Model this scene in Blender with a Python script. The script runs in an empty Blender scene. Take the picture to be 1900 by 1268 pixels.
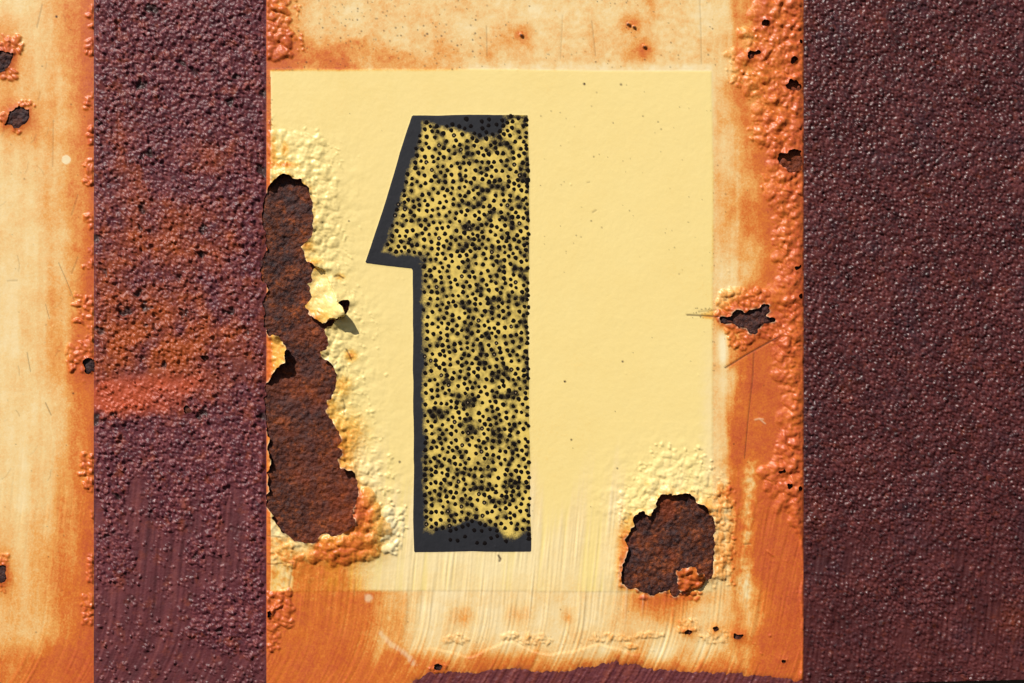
import bpy, math, random
import numpy as np

# ------------------------------------------------------------------ camera, world, sun, exposure
S = 0.0005                      # metres per unit of the drawing (the panel is about 0.95 m across in view)
CX, CY = 950.0, 634.0           # drawing point at the world's x = 0, z = 0
sc = bpy.context.scene
col = sc.collection
R = math.radians

cam_d = bpy.data.cameras.new('camera')
cam_d.lens = 50; cam_d.sensor_width = 36; cam_d.clip_start = 0.02; cam_d.clip_end = 200
cam = bpy.data.objects.new('camera', cam_d); col.objects.link(cam)
cam.location = (0, -1900 * S * 50 / 36, 0); cam.rotation_euler = (R(90), 0, 0)
sc.camera = cam

SUN = np.array([-0.427, -0.593, 0.683]); SUN /= np.linalg.norm(SUN)
elev = math.asin(SUN[2]); azim = math.atan2(SUN[0], SUN[1])
world = bpy.data.worlds.new('World'); sc.world = world; world.use_nodes = True
wn = world.node_tree.nodes; wl = world.node_tree.links
sky = wn.new('ShaderNodeTexSky'); sky.sky_type = 'NISHITA'; sky.sun_disc = False
sky.sun_elevation = elev; sky.sun_rotation = azim % (2 * math.pi)
wn['Background'].inputs['Strength'].default_value = 0.06
wl.new(sky.outputs[0], wn['Background'].inputs['Color'])
sun_d = bpy.data.lights.new('sun', 'SUN'); sun_d.energy = 5.0; sun_d.angle = R(0.5); sun_d.color = (1.0, 0.955, 0.88)
sun = bpy.data.objects.new('sun', sun_d); col.objects.link(sun)
sun.location = tuple(SUN * 4)
from mathutils import Vector
sun.rotation_euler = Vector(tuple(SUN)).to_track_quat('Z', 'Y').to_euler()
sc.view_settings.view_transform = 'Standard'; sc.view_settings.look = 'None'
sc.view_settings.exposure = 0.0; sc.view_settings.gamma = 1.0

rng = np.random.default_rng(7)
random.seed(7)

# ------------------------------------------------------------------ noise helpers
_perm = np.random.default_rng(3).permutation(4096).astype(np.int32)
_ang = np.random.default_rng(4).random(4096) * 2 * np.pi
_gx, _gy = np.cos(_ang), np.sin(_ang)
_rnd = np.random.default_rng(5).random((4096, 4))

def _h(ix, iy, seed):
    return _perm[(_perm[(ix + seed * 131) & 4095] + iy * 7 + seed * 17) & 4095]

def perlin(x, y, s, seed=0, sy=None):
    x = x / s; y = y / (sy or s)
    ix = np.floor(x).astype(np.int32); iy = np.floor(y).astype(np.int32)
    fx = x - ix; fy = y - iy
    u = fx * fx * fx * (fx * (fx * 6 - 15) + 10); v = fy * fy * fy * (fy * (fy * 6 - 15) + 10)
    def g(i, j):
        k = _h(ix + i, iy + j, seed)
        return _gx[k] * (fx - i) + _gy[k] * (fy - j)
    a = g(0, 0); b = g(1, 0); c = g(0, 1); d = g(1, 1)
    return (a + (b - a) * u + (c - a) * v + (a - b - c + d) * u * v) * 1.5

def fbm(x, y, s, oct=4, seed=0, gain=0.5, sy=None):
    r = 0; a = 1; t = 0
    for o in range(oct):
        r = r + a * perlin(x, y, s, seed + o * 11, sy); t += a
        a *= gain; s *= 0.5; sy = sy * 0.5 if sy else None
    return r / t * 1.25

def pebbles(x, y, cell, seed, rmin=0.45, rmax=0.8, thr=None):
    """rounded grains: height 0..1 and a random tone per grain; thr (0..1 array) thins them out"""
    gx = x / cell; gy = y / cell
    ix = np.floor(gx).astype(np.int32); iy = np.floor(gy).astype(np.int32)
    best = np.zeros_like(x); tone = np.full_like(x, 0.5)
    for i in (-1, 0, 1):
        for j in (-1, 0, 1):
            r = _rnd[_h(ix + i, iy + j, seed)]
            px = ix + i + 0.1 + 0.8 * r[:, 0]; py = iy + j + 0.1 + 0.8 * r[:, 1]
            rad = rmin + (rmax - rmin) * r[:, 2]
            q = 1 - ((gx - px) ** 2 + (gy - py) ** 2) / (rad * rad)
            h = np.sqrt(np.clip(q, 0, None)) * rad / rmax
            if thr is not None: h = np.where(r[:, 3] < thr, h, 0)
            m = h > best
            best = np.where(m, h, best); tone = np.where(m, r[:, 3] * 7.31 % 1.0, tone)
    return best, tone

def ss(a, b, x):
    t = np.clip((x - a) / (b - a), 0, 1)
    return t * t * (3 - 2 * t)

def gauss(x, y, cx, cy, rx, ry=None, rot=0):
    ry = ry or rx
    dx = x - cx; dy = y - cy
    if rot:
        c, s = math.cos(R(rot)), math.sin(R(rot)); dx, dy = dx * c + dy * s, -dx * s + dy * c
    return np.exp(-((dx / rx) ** 2 + (dy / ry) ** 2))

def seg_d(x, y, a, b):
    ax, ay = a; bx, by = b
    vx, vy = bx - ax, by - ay
    t = np.clip(((x - ax) * vx + (y - ay) * vy) / (vx * vx + vy * vy + 1e-9), 0, 1)
    return np.hypot(x - ax - t * vx, y - ay - t * vy), t

def jag(pts, amp=0.16, mind=4.0, seed=1, closed=True):
    """fractal midpoint roughening of an outline"""
    r = np.random.default_rng(seed)
    pts = [np.array(p, float) for p in pts]
    while True:
        out = []; done = True
        n = len(pts)
        for i in range(n if closed else n - 1):
            a = pts[i]; b = pts[(i + 1) % n]
            out.append(a); d = b - a; L = np.hypot(*d)
            if L > mind:
                done = False
                out.append((a + b) / 2 + np.array([-d[1], d[0]]) * r.normal() * amp)
        if not closed: out.append(pts[-1])
        pts = out
        if done: return np.array(pts)

# ------------------------------------------------------------------ outlines traced on the panel (drawing units)
HOLE_A = [(530,324),(540,327),(548,333),(555,334),(562,334),(563,341),(571,346),(576,352),(576,360),(579,370),(582,377),(581,388),
 (582,398),(583,408),(582,420),(580,440),(572,449),(560,459),(564,465),(567,475),(570,485),(580,489),(588,497),(581,504),(579,516),
 (571,528),(575,540),(580,551),(572,562),(567,570),(574,577),(577,587),(585,592),(597,598),(604,600),(610,594),(619,593),(623,598),(612,606),(604,613),
 (606,622),(610,634),(608,648),(596,653),(597,661),(602,667),(610,669),(617,676),(622,685),(627,695),(626,706),(624,717),(620,727),
 (617,740),(608,742),(610,752),(606,760),(608,768),(613,776),(619,784),(624,792),(631,803),(634,812),(628,830),(636,835),(637,843),
 (628,851),(632,862),(634,869),(645,872),(655,872),(659,876),(662,888),(664,900),(667,906),(666,920),(664,932),(657,942),(655,953),
 (661,960),(661,973),(651,979),(640,986),(628,991),(620,994),(600,990),(591,998),(587,1006),(570,1007),(548,1004),(540,996),(533,991),
 (525,987),(520,978),(512,968),(505,962),(510,957),(503,949),(496,942),(496,930),(494,922),(502,911),(497,900),(500,885),(494,876),
 (501,871),(505,853),(500,840),(497,828),(495,800),(493,760),(492,718),(505,700),(514,685),(524,676),(533,673),(531,656),(535,647),
 (527,635),(522,626),(513,623),(501,625),(496,612),(490,598),(487,560),(485,520),(488,490),(492,470),(495,445),(493,430),(488,415),
 (486,400),(488,385),(490,370),(497,352),(507,339),(516,331),(522,326)]
MOUTH = [(626,563),(632,559),(638,557),(648,557),(649,567),(648,575),(644.5,581),(639,588),(627,594.5),(620,598),(616,594),(625,592),(641,585),(639,579),(636,571),(631,566)]
FLAKE_CURL = [(585,497),(603,502),(608,516),(617,538),(626,563),(631,566),(636,571),(639,579),(641,585),(625,592),(610,594),(604,601),(590,601),(560,585),(560,520)]
FLAKE_LEFT = [(496,623),(514,620),(530,626),(540,646),(538,676),(520,682),(496,718)]
HOLE_B = [(1179,954),(1184,949),(1196,953),(1207,956),(1208,950),(1214,943),(1218,939),(1218,928),(1223,919),(1235,916),(1240,914),(1242,915),
 (1245,913),(1246,919),(1257,916),(1276,915),(1284,919),(1289,925),(1290,931),(1303,935),(1311,942),(1320,957),(1325,972),(1327,986),
 (1324,1003),(1325,1028),(1322,1050),(1322,1064),(1319,1074),(1311,1077),(1306,1069),(1305,1062),(1296,1061),(1291,1064),(1289,1052),
 (1280,1048),(1273,1052),(1264,1051),(1260,1056),(1254,1055),(1253,1064),(1254,1079),(1255,1091),(1264,1096),(1257,1106),(1250,1107),
 (1242,1099),(1243,1094),(1228,1099),(1220,1101),(1214,1105),(1206,1105),(1193,1099),(1179,1090),(1164,1091),(1153,1084),(1152,1074),
 (1154,1057),(1160,1035),(1165,1013),(1166,991),(1170,979),(1177,976)]
FLAP_B = [(1252,1046),(1264,1044),(1306,1044),(1311,1066),(1300,1088),(1280,1094),(1262,1098),(1250,1092)]
HOLE_C = [(1333,591),(1335,588),(1347,589),(1355,587),(1357,581),(1362,577),(1368,575),(1375,576),(1380,581),(1385,580),(1390,575),(1400,574),
 (1407,572),(1411,566),(1416,564),(1424,565),(1427,569),(1427,575),(1424,582),(1420,587),(1427,590),(1436,589),(1438,595),(1435,598),
 (1429,599),(1421,601),(1411,605),(1405,610),(1404,618),(1399,621),(1392,620),(1387,615),(1384,610),(1374,608),(1364,604),(1354,601),
 (1343,602),(1336,600)]
SMALL = [
 [(-6,97),(8,96),(18,98),(28,100),(26,108),(22,118),(14,128),(6,135),(-6,138)],
 [(17,217),(20,207),(30,200),(44,200),(56,203),(56,214),(53,226),(42,234),(29,241),(24,234),(10,234),(13,226)],
 [(154,674),(159,667),(172,665),(177,672),(177,687),(169,693),(159,691)],
 [(-6,1048),(8,1047),(14,1050),(12,1065),(8,1080),(-6,1085)],
 [(1385,98),(1391,95),(1401,97),(1412,95),(1409,102),(1399,103),(1396,110),(1389,113),(1385,105)],
 [(1411,41),(1418,38),(1426,40),(1426,44),(1419,51),(1411,49)],
 [(1466,110),(1477,108),(1479,114),(1474,117),(1470,126),(1466,120)],
 [(1455,159),(1463,149),(1477,151),(1486,161),(1482,170),(1470,170),(1459,166)],
 [(1441,288),(1450,285),(1457,287),(1463,280),(1487,281),(1488,305),(1484,318),(1467,322),(1453,312),(1443,304)],
 [(1483,74),(1488,76),(1488,84),(1482,81)],
 [(1471,492),(1478,495),(1486,489),(1483,499),(1475,503)],
 [(1481,547),(1488,544),(1488,555),(1482,556)],
 [(1438,869),(1446,873),(1455,870),(1457,876),(1445,879)],
 [(1458,897),(1468,896),(1469,905),(1461,908)],
 [(1478,903),(1485,901),(1487,911),(1480,914)],
 [(1267,1169),(1284,1170),(1282,1179),(1270,1177)],
 [(1357,1174),(1368,1177),(1380,1177),(1372,1186),(1361,1184)],
 [(1448,1221),(1460,1223),(1453,1230)],
 [(497,1132),(504,1131),(507,1141),(499,1147),(497,1143)],
 [(805,1233),(814,1229),(822,1235),(818,1243),(808,1242)],
 [(1321,1165),(1331,1162),(1333,1168),(1324,1171)],
 [(341,757),(348,752),(354,758),(361,765),(349,767),(342,766)],
 [(375,660),(384,659),(390,666),(382,671),(376,667)],
]
NUMERAL = [(765,215),(979,214.5),(979.5,560),(982,800),(985.5,1023.5),(768.8,1024.5),(766.5,560),(766,502),(764,499),(677.5,489)]
SQUARE = [(503,128),(900,129.5),(1320,133),(1322,560),(1321,1098),(503,1097)]
BAND_LOW = [(735,1300),(766,1270),(785,1262),(766,1264),(806,1250),(847,1250),(888,1250),(935,1242),(972,1240),(1003,1250),(1050,1245),(1071,1238),(1105,1238),
 (1139,1230),(1173,1231),(1207,1240),(1237,1240),(1270,1245),(1294,1246),(1328,1250),(1372,1252),(1423,1260),(1463,1266),(1488,1269),(1488,1300)]

# ------------------------------------------------------------------ the working grid of the paint film
STEP = 1.75
def axis(lo, a, b, hi, fixed):
    f = np.arange(a, b + 0.01, STEP)
    for v in fixed: f[np.argmin(abs(f - v))] = v
    return np.concatenate([np.arange(lo, a - 1, 8.0), f, np.arange(b + 6, hi, 8.0)])
xs = axis(-260, -12, 1912, 2165, (175.0, 495.0, 1490.0))
ys = np.concatenate([np.arange(-228, -13, 8.0), np.arange(-12, 1276.5, STEP)])
NX, NY = len(xs), len(ys)
Xn, Yn = np.meshgrid(xs, ys)              # nominal
X = Xn.copy(); Y = Yn.copy()
snapped = np.zeros(X.shape, bool)
BIG = 1e3

def window(x0, x1, y0, y1):
    return (slice(max(np.searchsorted(ys, y0) - 1, 0), np.searchsorted(ys, y1) + 1),
            slice(max(np.searchsorted(xs, x0) - 1, 0), np.searchsorted(xs, x1) + 1))

def outline(pts, pad, snap=True):
    """signed distance (negative inside) on the grid near an outline; pulls near vertices onto it"""
    pts = np.asarray(pts, float)
    w = window(pts[:, 0].min() - pad, pts[:, 0].max() + pad, pts[:, 1].min() - pad, pts[:, 1].max() + pad)
    gx = X[w]; gy = Y[w]
    best = np.full(gx.shape, 1e9); nxp = gx.copy(); nyp = gy.copy(); inside = np.zeros(gx.shape, bool)
    for i in range(len(pts)):
        ax, ay = pts[i]; bx, by = pts[(i + 1) % len(pts)]
        vx, vy = bx - ax, by - ay
        t = np.clip(((gx - ax) * vx + (gy - ay) * vy) / (vx * vx + vy * vy + 1e-9), 0, 1)
        qx = ax + t * vx; qy = ay + t * vy
        d = (gx - qx) ** 2 + (gy - qy) ** 2
        m = d < best
        best[m] = d[m]; nxp[m] = qx[m]; nyp[m] = qy[m]
        if ay != by:
            c = ((ay > gy) != (by > gy)) & (gx < (bx - ax) * (gy - ay) / (by - ay) + ax)
            inside ^= c
    d = np.sqrt(best); sd = np.where(inside, -d, d)
    if snap:
        m = (d < 0.55 * STEP) & ~snapped[w]
        gx[m] = nxp[m]; gy[m] = nyp[m]; sd[m] = 0
        snapped[w] |= m
    full = np.full(X.shape, BIG)
    full[w] = sd
    return full

jA = jag(HOLE_A, 0.13, 4.0, 1); jM = jag(MOUTH, 0.05, 5, 2); jB = jag(HOLE_B, 0.14, 4.0, 3); jC = jag(HOLE_C, 0.12, 4.0, 4)
jS = [jag(p, 0.14, 3.5, 20 + i) for i, p in enumerate(SMALL)]
dA = outline(jA, 150); dM = outline(jM, 12); dB = outline(jB, 130); dC = outline(jC, 90)
dS = [outline(p, 45) for p in jS]
dN = outline(jag(NUMERAL, 0.006, 6.0, 5), 20)
dQ = outline(jag(SQUARE, 0.002, 12.0, 6), 14)
def ragged_low():
    r = np.random.default_rng(9); px = np.arange(766, 1488, 3.2)
    py = np.interp(px, [q[0] for q in BAND_LOW[1:-1]], [q[1] for q in BAND_LOW[1:-1]])
    n1 = r.normal(size=len(px)); n2 = np.repeat(r.normal(size=len(px) // 4 + 1), 4)[:len(px)]
    d = np.clip(1.6 * n1 + 2.2 * n2, -6, 6)
    py = np.minimum(py + d, 1272); px = px - 0.45 * d
    return np.array([(762.0, 1300.0)] + list(zip(px, py)) + [(1488.0, 1300.0)])
dL = outline(ragged_low(), 30)
dF1 = outline(FLAKE_CURL, 60, snap=False)
dF2 = outline(FLAKE_LEFT, 20, snap=False)
dF3 = outline(FLAP_B, 20, snap=False)
YE = np.interp(X, [-300, 1600, 1900, 2200], [1267.6, 1267.6, 1260.5, 1254])   # lower edge of the panel
lowm = Y > 1240
Y = np.where(lowm, 1240 + (Y - 1240) * (YE - 1240) / (ys[-1] - 1240), Y)

dSm = np.minimum.reduce(dS)
inhole = np.minimum(np.minimum(np.minimum(dA, dM), np.minimum(dB, dC)), dSm)   # <0 = no paint
sh = X.shape
f = lambda a: a.ravel()
XF, YF = f(X), f(Y)

# direction of the brushing near the foot of the panel: upright, leaning over lower down
def stroke_u(x, y):
    return x + 0.10 * (y - 1000) + 0.0021 * np.clip(y - 1140, 0, None) ** 2 + 0.0016 * np.clip(x - 1340, 0, 200) * np.clip(y - 900, 0, 300) * 0.8
U = stroke_u(X, Y)
st_f = perlin(U, Y, 5.0, 61, 170); st_m = perlin(U, Y, 13.0, 62, 260); st_c = perlin(U, Y, 40.0, 63, 330)
strokes = 0.5 * st_f + 0.35 * st_m + 0.35 * perlin(U, Y, 3.6, 64, 90)

# zones
left_coat = X < 175 - 0.01
bandL = (X >= 175) & (X <= 495); bandR = X >= 1490
jit = 3.0 * fbm(X, Y, 26, 3, 70)

n_big = fbm(X, Y, 240, 4, 31); n_mid = fbm(X, Y, 60, 4, 32); n_fine = fbm(X, Y, 12, 3, 33)
n_vert = fbm(X, Y, 26, 4, 34, sy=240)

# ------------------------------------------------------------------ blisters: list of domes
blis = []           # x, y, r, h, rust-tint
def scatter(n, fx, rmin, rmax, hk, tint, mind=0.55, power=2.0, keep=None):
    """fx() gives a random point; bigger ones first"""
    rad = np.sort(rmin + (rmax - rmin) * rng.random(n) ** power)[::-1]
    mine = []
    for r in rad:
        for _ in range(12):
            x, y = fx()
            if keep and not keep(x, y): continue
            if all((x - a) ** 2 + (y - b) ** 2 > (mind * (r + c)) ** 2 for a, b, c in mine[-160:]):
                mine.append((x, y, r)); break
    for x, y, r in mine:
        blis.append((x, y, r, r * hk * (0.75 + 0.5 * rng.random()), tint))
EDGE_Y = [0, 50, 100, 150, 200, 250, 300, 350, 400, 450, 500, 550, 600, 630, 700, 740, 770, 800, 850, 880, 920, 950, 990]
EDGE_W = [85, 95, 145, 140, 85, 105, 60, 78, 48, 58, 46, 62, 32, 56, 52, 34, 30, 46, 52, 84, 56, 24, 6]
def edge_pt(k=1.3):
    y = rng.uniform(-30, 990); w = np.interp(y, EDGE_Y, EDGE_W)
    return 1489 - w * rng.random() ** k, y
scatter(300, lambda: edge_pt(1.0), 5.0, 15, 0.30, 0.06, 0.5, 2.2)
scatter(900, lambda: edge_pt(1.2), 2.2, 6, 0.42, 0.05, 0.55, 1.6)
scatter(16, lambda: edge_pt(1.6), 16, 26, 0.18, 0.0, 0.5, 2.0, lambda x, y: x > 1405)
scatter(120, lambda: (1489 - 9 * rng.random(), rng.uniform(-20, 980)), 3.5, 8, 0.6, 0.15, 0.5)
def box(x0, x1, y0, y1, kx=1, ky=1): return lambda: (x0 + (x1 - x0) * rng.random() ** kx, y0 + (y1 - y0) * rng.random() ** ky)
def blob(cx, cy, rx, ry):
    def g():
        a = rng.random() * 6.283; q = rng.random() ** 0.5
        return cx + rx * q * math.cos(a), cy + ry * q * math.sin(a)
    return g
# around the dark gap on the right strip
scatter(46, blob(1380, 556, 52, 20), 3.5, 11, 0.5, 0.15, 0.5, 1.3)
scatter(40, blob(1372, 622, 26, 26), 3.0, 8, 0.5, 0.2, 0.5, 1.5)
scatter(30, blob(1428, 612, 24, 20), 3.0, 8, 0.5, 0.25, 0.5, 1.5)
scatter(12, blob(1352, 586, 24, 8), 4, 9, 0.5, 0.25, 0.5)
blis += [(1386.6, 632, 9, 5, 0.2), (1456, 640, 15, 7, 0.2), (1449, 665, 12, 6, 0.2), (1470, 655, 10, 5, 0.3)]
# upper left corner of the middle field
scatter(60, box(497, 540, -20, 110, 1.6), 4, 12, 0.42, 0.25, 0.5, 1.3)
scatter(70, box(497, 566, -20, 95, 1.3), 2.5, 5, 0.45, 0.12, 0.6)
# left edge of the middle field, low down
scatter(46, box(497, 540, 1098, 1165, 1.5), 3, 10, 0.5, 0.2, 0.5, 1.3)
scatter(22, box(497, 520, 1165, 1205, 1.5), 3, 7, 0.5, 0.2, 0.5)
scatter(24, box(497, 505, 225, 345), 2.5, 5, 0.4, 0.25)
# right edge of the left field
for y0, y1, w, n in ((-10, 60, 6, 8), (75, 102, 14, 10), (178, 205, 16, 10), (238, 268, 8, 6), (300, 345, 16, 18), (395, 425, 16, 10), (455, 500, 18, 12),
                     (545, 600, 38, 26), (600, 650, 22, 16), (642, 688, 50, 30), (840, 882, 28, 22), (893, 912, 14, 8), (950, 968, 6, 5),
                     (1028, 1080, 12, 16), (1102, 1160, 20, 24)):
    scatter(n, (lambda y0=y0, y1=y1, w=w: (174 - w * rng.random() ** 1.5, rng.uniform(y0, y1))), 2.6, 7.5, 0.5, 0.15, 0.5, 1.6)
scatter(14, blob(140, 655, 18, 14), 5, 10, 0.45, 0.1, 0.5)
# round the small gaps of the left field
scatter(22, blob(16, 86, 28, 18), 4, 9, 0.45, 0.25, 0.5); scatter(12, blob(16, 140, 14, 12), 3, 7, 0.45, 0.25, 0.5)
scatter(8, blob(52, 192, 18, 8), 3, 6, 0.5, 0.25); scatter(5, blob(34, 246, 6, 6), 3, 6, 0.5, 0.25); scatter(5, blob(4, 218, 8, 10), 4, 8, 0.45, 0.25)
scatter(10, blob(8, 1036, 10, 8), 2, 5, 0.5, 0.2); scatter(10, blob(8, 1090, 8, 12), 2, 4, 0.5, 0.2)
# foot and right rim of the long bare patch
scatter(22, blob(680, 965, 32, 42), 8, 24, 0.30, 0.15, 0.5, 1.2)
scatter(30, blob(640, 1022, 66, 22), 5, 17, 0.32, 0.15, 0.5, 1.3)
scatter(40, blob(722, 985, 30, 46), 3, 10, 0.42, -0.1, 0.5, 1.4)
scatter(60, blob(700, 970, 62, 62), 2.4, 5, 0.5, 0.0, 0.7)
scatter(20, blob(528, 1030, 30, 24), 4, 9, 0.35, 0.05, 0.5)
def rim(dmax, k, y0, y1):
    P = np.array([p for p in HOLE_A[:75] if y0 <= p[1] <= y1])
    def g():
        p = P[rng.integers(len(P))]; d = dmax * rng.random() ** k
        a = rng.uniform(-0.9, 0.9)
        return p[0] + d * math.cos(a), p[1] + d * math.sin(a)
    return g
keepA = lambda x, y: x < 752 and not (x > 672 and 470 < y < 505)
scatter(90, rim(52, 1.0, 324, 470), 4, 13, 0.17, 0.0, 0.5, 1.4, keepA)
scatter(60, lambda: (rng.uniform(503, 600), rng.uniform(252, 325)), 4, 14, 0.20, 0.0, 0.5, 1.2)
scatter(150, lambda: (rng.uniform(500, 640), rng.uniform(235, 380)), 1.8, 4.2, 0.34, 0.0, 0.7, 1.4, lambda x, y: (x - 520) / 130 + abs(y - 300) / 110 < 1.05)
scatter(190, rim(95, 0.8, 430, 800), 1.8, 4.5, 0.30, 0.0, 0.7, 1.5, keepA)
scatter(80, rim(50, 1.0, 480, 900), 4, 12, 0.16, 0.0, 0.5, 1.3, keepA)
scatter(110, rim(80, 0.8, 780, 960), 2.0, 5.5, 0.30, 0.0, 0.6, 1.5, keepA)
# crust round the square bare patch low on the right
scatter(110, lambda: (rng.uniform(1160, 1350), rng.uniform(845, 955)), 4, 14, 0.19, -0.02, 0.5, 1.3, lambda x, y: abs(x - 1255) / 100 + (950 - y) / 120 < 1.15)
scatter(230, lambda: (rng.uniform(1150, 1362), rng.uniform(822, 960)), 2.0, 5, 0.42, -0.02, 0.7, 1.5, lambda x, y: abs(x - 1255) / 118 + (950 - y) / 150 < 1.2)
scatter(60, box(1326, 1352, 900, 1070), 4, 9, 0.45, 0.12, 0.5, 1.2)
scatter(90, box(1326, 1366, 900, 1088, 1.3), 2.2, 5, 0.5, 0.1, 0.6)
scatter(40, box(1148, 1168, 925, 1090), 2.0, 4.5, 0.5, 0.1, 0.7)
scatter(26, box(1180, 1300, 1092, 1112), 2.5, 7, 0.45, 0.3, 0.6)
scatter(18, blob(1280, 1076, 24, 18), 4, 9, 0.4, 0.3, 0.5)
# roughness low down in the middle field
for cx, cy, rx, ry in ((848, 1186, 24, 7), (990, 1186, 32, 9), (945, 1180, 14, 5), (1130, 1183, 42, 6), (1205, 1178, 26, 5), (1170, 1198, 8, 6), (1330, 1182, 30, 12), (1278, 1160, 20, 12)):
    scatter(40, blob(cx, cy, rx, ry), 1.8, 5.5, 0.42, 0.08, 0.45)
scatter(14, box(1380, 1480, 1000, 1240), 1.6, 3.2, 0.6, 0.1); scatter(10, blob(815, 1238, 18, 10), 2, 4.5, 0.5, 0.1)
scatter(150, lambda: (rng.uniform(60, 1480), rng.uniform(-10, 1230)), 1.4, 2.6, 0.25, 0.0)
# single hard specks that stand up in the top margin
NIBS = [(968, 67, 4.0), (1167, 47, 3.4), (1177, 52, 3.2), (1196, 88, 4.0)]

# dome surface: highest one wins, its number is kept so the big ones can become pieces of their own
blis = [b for b in blis if (b[0] < 176 or 494 < b[0] < 1491)]
DH = np.zeros(sh); DT = np.zeros(sh); DID = np.full(sh, -1, np.int32)
warpx = 1.7 * perlin(X, Y, 7, 81) + 4.5 * perlin(X, Y, 20, 83); warpy = 1.7 * perlin(X, Y, 7, 82) + 4.5 * perlin(X, Y, 20, 84)
for k, (bx, by, br, bh, bt) in enumerate(blis):
    w = window(bx - br * 1.4 - 4, bx + br * 1.4 + 4, by - br * 1.4 - 4, by + br * 1.4 + 4)
    e = 0.55 + 0.9 * _rnd[k % 4096, 0]
    ca = math.cos(_rnd[k % 4096, 1] * 3.14); sa = math.sin(_rnd[k % 4096, 1] * 3.14)
    ux = (X[w] + warpx[w] - bx); uy = (Y[w] + warpy[w] - by)
    q = 1 - ((ux * ca + uy * sa) ** 2 * e + (uy * ca - ux * sa) ** 2 / e) / (br * br)
    h = bh * np.clip(q, 0, None) ** (0.72 + 0.5 * _rnd[k % 4096, 2])
    m = h > DH[w]
    DH[w] = np.where(m, h, DH[w]); DT[w] = np.where(m, bt, DT[w]); DID[w] = np.where(m & (q > 0.10), k, DID[w])
DID[(X > 1489.9) | ((X > 175) & (X < 495))] = -1
mask_coat = left_coat | ((X > 495) & (X < 1490))
DH *= mask_coat * (1 - .65 * ss(1482, 1490, X))
DH += 0.75 * np.sqrt(np.clip(DH, 0, None)) * fbm(X, Y, 12, 4, 85)

# ------------------------------------------------------------------ height of the paint film (drawing units, towards the viewer)
H = np.full(sh, 4.0) + 0.2 * n_mid + 0.08 * n_fine
sq = ss(1.2, -1.2, dQ); nu = ss(1.0, -1.0, dN)
H += 0.45 * sq + 0.5 * nu
# lifting rims
def lift(d, a, s): return a * np.exp(-np.clip(d, 0, None) / s)
notband = ss(494, 505, X)
Aw = fbm(X, Y, 44, 3, 41)
dAa = np.minimum(dA, 900)
H += notband * (lift(dAa, 2.8, 12) + lift(dAa, 3.0, 40)) * (1.0 + 0.9 * Aw)
H += notband * np.exp(-np.clip(dAa, 0, None) / 36) * (7.5 * np.abs(fbm(X + 6 * n_mid, Y, 34, 4, 42)) + 2.2 * fbm(X, Y, 12, 3, 43)) * (dA < 140)
H += (lift(dB, 2.6, 10) + lift(dB, 2.4, 40)) * (1 + 0.7 * Aw) * ss(1110, 1060, Y)
H += np.exp(-np.clip(dB, 0, None) / 40) * (6.5 * np.abs(fbm(X, Y, 30, 4, 44)) + 2.0 * fbm(X, Y, 11, 3, 45)) * ss(980, 940, Y) * (dB < 130)
H += lift(dC, 2.2, 7) + lift(dSm, 1.4, 6)
# the curled flake: rises towards the torn mouth on its right
LEAN = np.zeros(sh)
dtip = np.hypot(X - 637, (Y - 580) * 0.95)
lift_c = 36 * (0.55 * ss(92, -6, dtip) ** 1.4 + 0.45 * ss(46, -6, dtip) ** 1.3)
fac = np.where(dF1 < 0.5, 1.0, np.exp(-np.clip(dF1, 0, 200) / 13.0) * ss(574, 556, Y))
H = np.where(dtip < 120, H * (1 - .5 * fac * (dF1 < 0.5)) + fac * (lift_c + 1.6 * fbm(X, Y, 26, 3, 47)), H)
LEAN = np.where(dtip < 120, fac * lift_c, 0) * 0.12     # the flake leans a little to the right as it curls up
# small flake on the left rim, tilted up to the right
inF2 = dF2 < 0
H += np.where(inF2, 12 * np.clip((X - 497) / 38, 0, 1) ** 1.3 + 2.2 * fbm(X, Y, 13, 2, 48), 0)
H += np.where(dF3 < 0, 6 + 3 * fbm(X, Y, 16, 2, 49) + 5 * ss(1080, 1050, Y), 0)
# swollen ground under the blister fields
ew = np.interp(Y, EDGE_Y, EDGE_W)
H += mask_coat * (X > 1300) * ss(1490 - 1.1 * ew, 1490 - 0.5 * ew, X + 8 * n_mid) * (2.5 + 6.0 * np.abs(fbm(X, Y, 34, 3, 53)) + 2.0 * fbm(X, Y, 15, 2, 54))
H += 7 * gauss(X, Y, 682, 962, 34, 46) + 5 * gauss(X, Y, 640, 1022, 60, 20)
H += DH
for nx_, ny_, nr_ in NIBS:
    H += 5.0 * np.clip(1 - ((X - nx_) ** 2 + (Y - ny_) ** 2) / (nr_ * nr_), 0, None) ** 0.7
ted = .85 * ss(1472, 1490, X) * mask_coat * (X > 1300)
H = H * (1 - ted) + ted * (3.4 + .35 * (H - 4))
# brushed relief low down
brush = ss(900, 1010, Y + 60 * st_c) * ss(690, 760, X) * (1 - 0.2 * ss(1240, 1330, X)) * (X < 1490)
brush = np.maximum(brush, ss(1160, 1225, Y + 30 * st_c) * mask_coat)
brush = np.maximum(brush, ss(1000, 1080, Y + 60 * st_c) * (X > 495) * (X < 760) * 0.8)
brush = np.maximum(brush, ss(905, 960, Y + 0.6 * (X - 1440)) * (X > 1375) * (X < 1490) * ss(1120, 1060, Y) * 0.95)
brush = np.maximum(brush, 0.35 * ss(700, 1000, Y) * left_coat)
brush *= (1 - 0.85 * nu) * (.45 + .75 * ss(-.3, .4, fbm(U, Y, 40, 3, 65, sy=110)))
H += brush * (1 - .3 * ss(1150, 1220, Y)) * (1.4 * strokes + 0.6 * np.clip(strokes - 0.25, 0, 1))
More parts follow.
